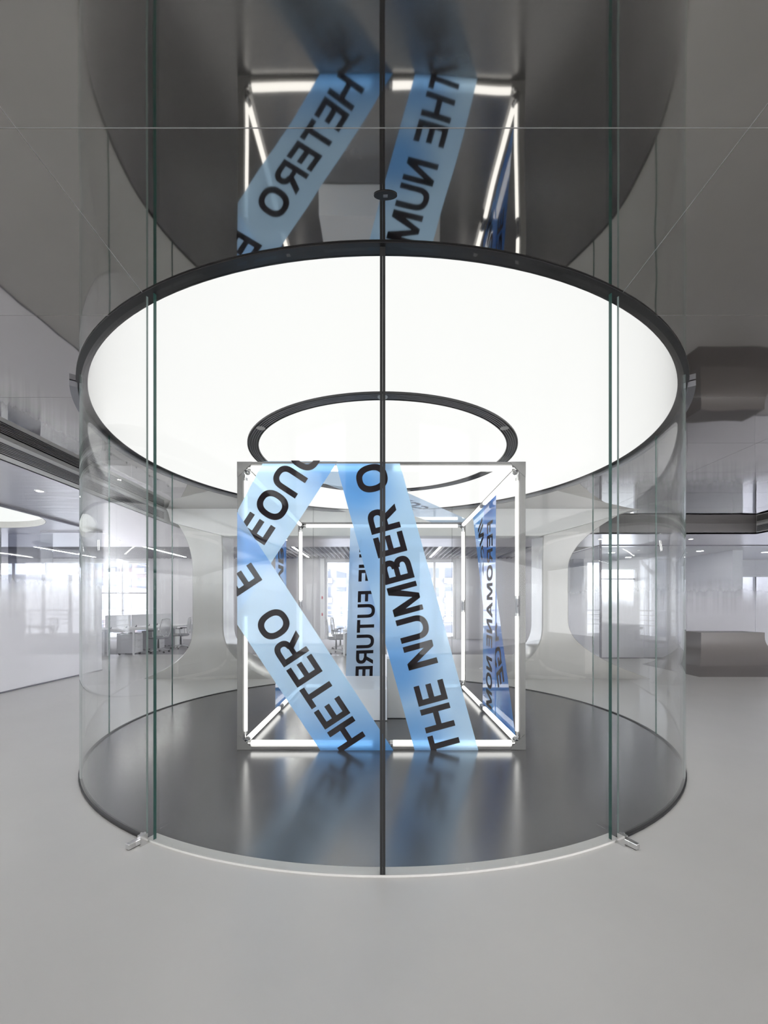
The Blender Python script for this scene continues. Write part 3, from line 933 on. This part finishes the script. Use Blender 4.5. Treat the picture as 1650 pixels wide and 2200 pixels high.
# rear wall of these rooms with window openings
def holed_wall(x0, x1, y0, y1, z0, z1, holes):
    """wall along X with rectangular openings (hx0,hx1,hz0,hz1), non overlapping in X"""
    mb = MB()
    x = x0
    for (a, b, c, d) in sorted(holes):
        if a > x: mb.box(x, a, y0, y1, z0, z1)
        if c > z0: mb.box(a, b, y0, y1, z0, c)
        if d < z1: mb.box(a, b, y0, y1, d, z1)
        x = b
    if x < x1: mb.box(x, x1, y0, y1, z0, z1)
    return mb
struct('wall_right_rear', 'rear wall of the right frosted rooms', holed_wall(XS, 15, 15.0, 15.2, 0, 3.62, [(7.6, 9.0, 0.1, 2.76), (10.8, 14.4, 0.1, 2.5)]), 'wall')
def window(name, label, x0, x1, z0, z1, y, muls, trans=(), fw=0.07, fm='frame_white', mm='frame_dark', mw=0.05):
    r = sroot(name, label, ((x0 + x1) / 2, y, z0))
    mb = MB()
    mb.box(x0, x0 + fw, y - 0.05, y + 0.05, z0, z1).box(x1 - fw, x1, y - 0.05, y + 0.05, z0, z1)
    mb.box(x0 + fw, x1 - fw, y - 0.05, y + 0.05, z0, z0 + fw).box(x0 + fw, x1 - fw, y - 0.05, y + 0.05, z1 - fw, z1)
    mb.build('window_frame', fm, r)
    xs_ = [x0 + fw] + list(muls) + [x1 - fw]
    for m_ in muls:
        MB().box(m_ - mw / 2, m_ + mw / 2, y - 0.045, y + 0.045, z0 + fw, z1 - fw).build('mullion', mm, r)
    for t_ in trans:
        for k in range(len(xs_) - 1):
            MB().box(xs_[k] + (mw / 2 if k else 0), xs_[k + 1] - (mw / 2 if k < len(xs_) - 2 else 0), y - 0.03, y + 0.03, t_ - 0.02, t_ + 0.02).build('transom', mm, r)
    for k in range(len(xs_) - 1):
        MB().box(xs_[k], xs_[k + 1], y - 0.004, y + 0.004, z0 + fw, z1 - fw).build('pane', 'glass_win', r)
    return r
window('window_1', 'window of the right frosted room', 7.6, 9.0, 0.1, 2.76, 15.1, [], (2.36,))
window('window_2', 'wide window behind the partition of the right frosted room', 10.8, 14.4, 0.1, 2.5, 15.1, [12.0, 13.2])
struct('wall_right', 'right outer wall', MB().box(15.0, 15.2, -7, YO, 0, 0.3).box(15.0, 15.2, -7, YO, 2.9, 3.62).box(15.0, 15.2, -1.5, YO, 0.3, 2.9), 'wall')  # unseen opening behind the camera added to let daylight in

# ================================================================== REAR OFFICE
OC = 3.50
struct('wall_rear', 'white rear wall of the office', holed_wall(-20, 6.0, YO, YO + 0.2, 0, 3.62, [(-18.5, -9.85, 0.0, 3.30), (-2.45, 3.10, 0.0, 3.36)]), 'wall')
struct('wall_rear_side', 'white side wall of the office beside the frosted room', MB().box(5.9, 6.1, 15.2, YO, 0, 3.62), 'wall')
struct('wall_rear_panel', 'grey panelled wall beside the glazed terrace doors', MB().box(-6.2, -2.62, YO - 0.12, YO, 0.03, 3.40), 'wall_grey')
for k, x in enumerate((-5.3, -4.4, -3.5)):
    pass
bw = sroot('ceiling_baffles', 'open baffle ceiling of thin grey slats over the office', (0, 14.8, OC))
MB().box(-20, 5.84, LEND + 0.05, YO, 3.58, 3.61).build('baffle_backing', 'wall_grey', bw)
nb = int((5.7 + 15.3) / 0.185)
sl_me = None
for k in range(nb):
    x = -15.3 + 0.185 * k
    if sl_me is None:
        o = MB().box(x - 0.012, x + 0.012, LEND + 0.06, YO - 0.02, 3.40, 3.53).build('slat', 'baffle', bw)
        sl_me = o; x_ref = x
    else:
        c = sl_me.copy(); col.objects.link(c); c.parent = bw
        c.location = (x - x_ref, 0, 0)
for x, lb in ((-11.6 - 0.0075, 'white strip light in the baffle ceiling over the desks by the window'), (-7.95, 'white strip light in the baffle ceiling beside the white wall'), (-3.0, 'white strip light in the baffle ceiling before the grey panelled wall'), (1.93, 'white strip light in the baffle ceiling before the terrace doors')):
    t = thing('strip_light', lb, 'ceiling light', (x, 14.8, 3.40))
    MB().box(x - 0.035, x + 0.035, 12.6, 17.2, 3.375, 3.395).build('housing', 'white', t)
    MB().box(x - 0.030, x + 0.030, 12.62, 17.18, 3.368, 3.376).build('diffuser', 'strip', t)
# windows
window('window_3', 'wide office window with dark mullions and a view of apartment blocks', -18.5, -9.85, 0.0, 3.30, YO + 0.1, [-17.1, -15.7, -14.3, -12.9, -11.05, ], (1.95,), 0.09)
window('window_4', 'glazed terrace doors with white frames', -2.45, 3.10, 0.0, 3.36, YO + 0.1, [-1.35, 0.0, 1.05, 2.2], (), 0.11, mm='frame_white', mw=0.09)
MB().box(-2.62, -2.45, YO - 0.14, YO + 0.05, 0, 3.40).build('trim_8', 'frame_white')['kind'] = 'structure'
MB().box(3.10, 3.27, YO - 0.05, YO + 0.05, 0, 3.40).build('trim_9', 'frame_white')['kind'] = 'structure'
bpy.data.objects['trim_8']['label'] = 'white jamb of the terrace doors beside the grey panelled wall'
bpy.data.objects['trim_9']['label'] = 'white jamb of the terrace doors'
for z in (1.05, 1.75):
    o = MB().box(-2.56, -2.51, YO - 0.146, YO - 0.139, z - 0.06, z + 0.06).build('red_sticker', 'red')
    tag(o, ('upper' if z > 1.4 else 'lower') + ' small red sticker on the white jamb of the terrace doors', 'sticker', 'red stickers on the jamb')

# outside
struct('floor_terrace', 'pale terrace outside the windows', MB().box(-45, 40, YO + 0.2, 23, -0.25, -0.05), 'terrace')
rl_ = thing('terrace_railing', 'white tubular railing along the terrace', 'railing', (-5, 22.0, -0.05))
for z in (1.18, 0.95, 0.72, 0.48):
    MB().tube([(-40, 22.0, z), (35, 22.0, z)], 0.035 if z > 1.1 else 0.015, 8).build('rail', 'frame_white', rl_, True)
for k in range(38):
    MB().tube([(-40 + 2 * k, 22.0, -0.05), (-40 + 2 * k, 22.0, 1.18)], 0.025, 8).build('railing_post', 'frame_white', rl_, True)
pg = thing('terrace_canopy', 'white slanting steel canopy over the terrace', 'canopy', (-2, 20, 0))
MB().tube([(-3.0, 20.3, 3.4), (1.2, 20.3, 2.4)], 0.16, 4).build('beam', 'frame_white', pg)
MB().tube([(-1.55, 20.3, -0.05), (-1.55, 20.3, 3.0)], 0.10, 4).build('canopy_post', 'frame_white', pg)
MB().tube([(1.2, 20.3, -0.05), (1.2, 20.3, 2.5)], 0.10, 4).build('canopy_post', 'frame_white', pg)
def building(label, x0, x1, y, h, nx, nz_, mat, loc_y=None, band=True):
    t = thing('apartment_building', label, 'building', ((x0 + x1) / 2, y + 4, -12), 'apartment blocks beyond the terrace')
    MB().box(x0, x1, y, y + 8, -12, h).build('wall', mat, t)
    dx = (x1 - x0) / nx; dz = 3.0
    for i in range(nx):
        for j in range(nz_):
            z = h - 1.2 - dz * (j + 1)
            if z < -6: continue
            wn = MB().box(x0 + dx * (i + 0.2), x0 + dx * (i + 0.8), y - 0.05, y, z, z + 1.5).build('window', 'fwin', t)
        if band and i % 2 == 0:
            for j in range(nz_):
                z = h - 1.2 - dz * (j + 1)
                if z < -6: continue
                MB().box(x0 + dx * (i + 0.1), x0 + dx * (i + 0.95), y - 0.9, y, z - 0.9, z - 0.1).build('balcony', 'facade2', t)
building('pinkish apartment block with balconies seen through the wide office window', -43, -31, 60, 26, 6, 9, 'facade')
building('pale low apartment block seen through the wide office window', -60, -46, 62, 6, 6, 4, 'facade2', band=False)
building('pale apartment block seen through the terrace doors', -10, 14, 66, 10, 10, 5, 'facade2')

# ---- office furniture
def desk(x0, x1, y0, y1, label, group, front=False):
    t = thing('office_desk', label, 'desk', ((x0 + x1) / 2, (y0 + y1) / 2, 0.002), group)
    MB().box(x0, x1, y0 + 0.005, y1 - 0.005, 0.715, 0.74).build('worktop', 'desk', t)
    for x in (x0 + 0.02, x1 - 0.06):
        for y in (y0 + 0.02, y1 - 0.06):
            MB().box(x, x + 0.04, y, y + 0.04, 0.002, 0.715).build('leg', 'desk', t)
    MB().box(x0 + 0.06, x1 - 0.06, y0 + 0.03, y0 + 0.05, 0.66, 0.715).build('crossbeam', 'desk', t)
    MB().box(x0 + 0.06, x1 - 0.06, y1 - 0.05, y1 - 0.03, 0.66, 0.715).build('crossbeam', 'desk', t)
    return t
def pedestal(x, y, face, label, group):
    t = thing('drawer_unit', label, 'drawers', (x, y, 0.002), group)
    MB().box(x - 0.25, x + 0.25, y - 0.2, y + 0.2, 0.06, 0.62).build('body', 'desk_grey', t)
    for k in range(3):
        z = 0.075 + 0.18 * k
        xa = x + face * 0.25
        dr = MB().box(min(xa, xa + face * 0.016), max(xa, xa + face * 0.016), y - 0.192, y + 0.192, z, z + 0.172).build('drawer', 'desk', t)
        MB().box(min(xa + face * .016, xa + face * 0.03), max(xa + face * .016, xa + face * 0.03), y - 0.06, y + 0.06, z + 0.14, z + 0.15).build('handle', 'alu', dr)
    for sx in (-1, 1):
        for sy in (-1, 1):
            MB().tube([(x + sx * 0.2, y + sy * 0.15 - 0.012, 0.032), (x + sx * 0.2, y + sy * 0.15 + 0.012, 0.032)], 0.03, 12).build('castor', 'castor', t, True)
    return t
LG = 'white desks of the bench by the wide window'
for k in range(3):
    y0 = 11.95 + 1.25 * k
    nm = ('first', 'second', 'third')[k]
    desk(-7.78, -6.98, y0, y0 + 1.25, f'white office desk on the aisle side of the window bench, {nm} from the polished floor', LG)
    desk(-8.62, -7.82, y0, y0 + 1.25, f'white office desk on the window side of the bench, {nm} from the polished floor', LG)
    s = thing('desk_screen', f'white privacy screen along the window bench, {nm} from the polished floor', 'screen', (-7.8, y0 + 0.6, 0.74), 'white screens on the window bench')
    MB().box(-7.812, -7.788, y0 + 0.03, y0 + 1.22, 0.76, 1.13).build('screen_panel', 'screen', s)
    for dy in (0.25, 1.0):
        MB().box(-7.82, -7.78, y0 + dy - 0.02, y0 + dy + 0.02, 0.74, 0.80).build('clamp', 'grey_metal', s)
    pedestal(-7.28, y0 + 0.30, 1, f'white drawer unit under the window bench, {nm} from the polished floor', 'drawer units under the window bench')
pedestal(-8.25, 12.22, -1, 'grey sided drawer unit under the window side of the bench end', 'drawer units under the window bench')
desk(-1.12, -0.32, 11.85, 13.1, 'white office desk in line with the terrace doors, end of its row', 'white desks before the terrace doors')
desk(-1.12, -0.32, 13.1, 14.35, 'white office desk before the terrace doors, second of its row', 'white desks before the terrace doors')
pedestal(-0.82, 12.12, -1, 'white drawer unit under the desk before the terrace doors', 'drawer units before the terrace doors')

def make_chair(label, group):
    t = thing('office_chair', label, 'chair', (0, 0, 0.002), group)
    for k in range(5):
        a = 2 * PI * k / 5 + 0.3
        c, s_ = math.cos(a), math.sin(a)
        MB().tube([(0.03 * c, 0.03 * s_, 0.115), (0.16 * c, 0.16 * s_, 0.10), (0.29 * c, 0.29 * s_, 0.065)], [0.024, 0.02, 0.015], 8).build('base_leg', 'mesh', t, True, True)
        MB().tube([(0.29 * c - 0.014 * s_, 0.29 * s_ + 0.014 * c, 0.03), (0.29 * c + 0.014 * s_, 0.29 * s_ - 0.014 * c, 0.03)], 0.03, 12).build('castor', 'castor', t, True, True)
    MB().tube([(0, 0, 0.10), (0, 0, 0.26), (0, 0, 0.42)], [0.028, 0.026, 0.018], 12).build('gas_column', 'castor', t, True, True)
    # seat pad
    mb = MB()
    pts = []
    for k in range(20):
        a = 2 * PI * k / 20
        c, s_ = math.cos(a), math.sin(a)
        pts.append((0.25 * math.copysign(abs(c) ** 0.6, c), 0.24 * math.copysign(abs(s_) ** 0.6, s_)))
    for (z, s_) in ((0.42, 0.86), (0.44, 1.0), (0.475, 1.0), (0.49, 0.9)):
        for p in pts: mb.v.append((p[0] * s_, p[1] * s_, z))
    for r in range(3):
        for k in range(20):
            mb.f.append((r * 20 + k, r * 20 + (k + 1) % 20, (r + 1) * 20 + (k + 1) % 20, (r + 1) * 20 + k)); mb.mi.append(0)
    mb.f.append(tuple(range(20))); mb.mi.append(0)
    mb.f.append(tuple(range(60, 80))); mb.mi.append(0)
    mb.build('seat', 'seat', t, True, True)
    # back frame: curved loop, leaning
    loop = []
    for (y, z) in ((-0.10, 0.50), (-0.20, 0.62), (-0.22, 0.80), (-0.15, 1.00), (0.0, 1.02), (0.15, 1.00), (0.22, 0.80), (0.20, 0.62), (0.10, 0.50)):
        loop.append((-0.23 - 0.10 * (z - 0.5) - (0.03 if abs(y) < 0.12 else 0.0), y, z))
    MB().tube(loop + [loop[0]], 0.017, 8).build('back_frame', 'mesh', t, True, True)
    m2 = MB()
    for i in range(7):
        z = 0.53 + 0.46 * i / 6
        hw = 0.12 + 0.09 * math.sin(PI * min(1, (z - 0.5) / 0.5 * 0.9))
        for j in range(5):
            y = -hw + 2 * hw * j / 4
            m2.v.append((-0.235 - 0.10 * (z - 0.5) - 0.03 * (1 - (y / hw) ** 2), y, z))
    for i in range(6):
        for j in range(4):
            q = i * 5 + j
            m2.f.append((q, q + 1, q + 6, q + 5)); m2.mi.append(0)
    m2.build('back_mesh', 'net', t, True, True)
    MB().tube([(-0.02, 0, 0.42), (-0.20, 0, 0.44), (-0.26, 0, 0.60), (-0.27, 0, 0.80)], [0.025, 0.022, 0.02, 0.014], 8).build('back_spine', 'mesh', t, True, True)
    for sy in (-1, 1):
        MB().tube([(-0.05, sy * 0.22, 0.45), (-0.05, sy * 0.28, 0.52), (-0.04, sy * 0.285, 0.66)], 0.014, 8).build('arm', 'mesh', t, True, True)
        MB().box(-0.12, 0.08, sy * 0.285 - 0.03, sy * 0.285 + 0.03, 0.66, 0.685).build('arm_pad', 'castor', t, False, True)
    return t
CG = 'white mesh swivel chairs in the office'
ch = make_chair('white mesh swivel chair at the window bench, first from the polished floor', CG)
ch.location = (-6.72, 12.75, 0.002); ch.rotation_euler = (0, 0, PI - 0.25)
c2 = copy_tree(ch, None, 'white mesh swivel chair at the window bench, second from the polished floor')
c2.location = (-6.62, 13.95, 0.002); c2.rotation_euler = (0, 0, PI + 0.2)
c3 = copy_tree(ch, None, 'white mesh swivel chair on the window side of the bench behind the screens')
c3.location = (-8.95, 12.7, 0.002); c3.rotation_euler = (0, 0, 0.1)
c4 = copy_tree(ch, None, 'white mesh swivel chair before the terrace doors')
c4.location = (-1.36, 12.45, 0.002); c4.rotation_euler = (0, 0, 0.2)
c5 = copy_tree(ch, None, 'white mesh swivel chair before the terrace doors, farther along its desk row')
c5.location = (-1.36, 13.7, 0.002); c5.rotation_euler = (0, 0, -0.1)

# ---- small downlights in the lower ceilings; broad ones added to brighten the right rooms
for (x, y, lb) in ((-4.86, 6.03, 'small round downlight in the rippled ceiling beside the slotted bulkhead'),
                   (-4.9, 3.2, 'small round downlight in the rippled ceiling near the frosted glass wall'),
                   (7.5, 10.35, 'small round downlight in the rippled ceiling above the flared counter'),
                   (5.3, 10.35, 'small round downlight in the rippled ceiling before the frosted corner'),
                   (-2.4, 10.5, 'small round downlight in the rippled ceiling behind the pillar by the desks'),
                   (2.4, 10.5, 'small round downlight in the rippled ceiling behind the pillar by the frosted room'),
                   (-6.6, 10.6, 'small round downlight in the rippled ceiling before the desks'),
                   (7.0, 13.0, 'broad round downlight inside the frosted room before its window'),
                   (9.4, 12.6, 'broad round downlight inside the frosted room beside the partition'),
                   (8.2, 14.2, 'broad round downlight inside the frosted room close to its window'),
                   (11.6, 12.9, 'broad round downlight beyond the partition of the frosted room')):
    t = thing('downlight', lb, 'downlight', (x, y, LOW))
    r = 0.09 if 'broad' in lb else 0.046
    MB().ring(x, y, r - 0.001, r + 0.016, LOW - 0.006, LOW, n=24).build('trim_ring', 'white', t)
    MB().disc(x, y, r, LOW - 0.002, 24).build('lens', 'lamp_added' if 'broad' in lb else 'lamp', t)

# ---- shell behind the camera: unseen wall, its openings added to light the foreground
struct('wall_front', 'unseen front wall behind the viewpoint with wide openings added for daylight', holed_wall(-20, 15, -7.2, -7, 0, 3.62, [(-19, -6.4, 0.05, 2.9), (-5.6, -2.2, 0.05, 2.9), (2.2, 5.6, 0.05, 2.9), (6.4, 14, 0.05, 2.9)]), 'wall')
struct('wall_left', 'left outer wall', MB().box(-20.2, -20, -7, YO, 0, 0.4).box(-20.2, -20, -7, YO, 2.9, 3.62).box(-20.2, -20, 9, YO, 0.4, 2.9), 'wall')  # unseen opening added to bring daylight to the left side
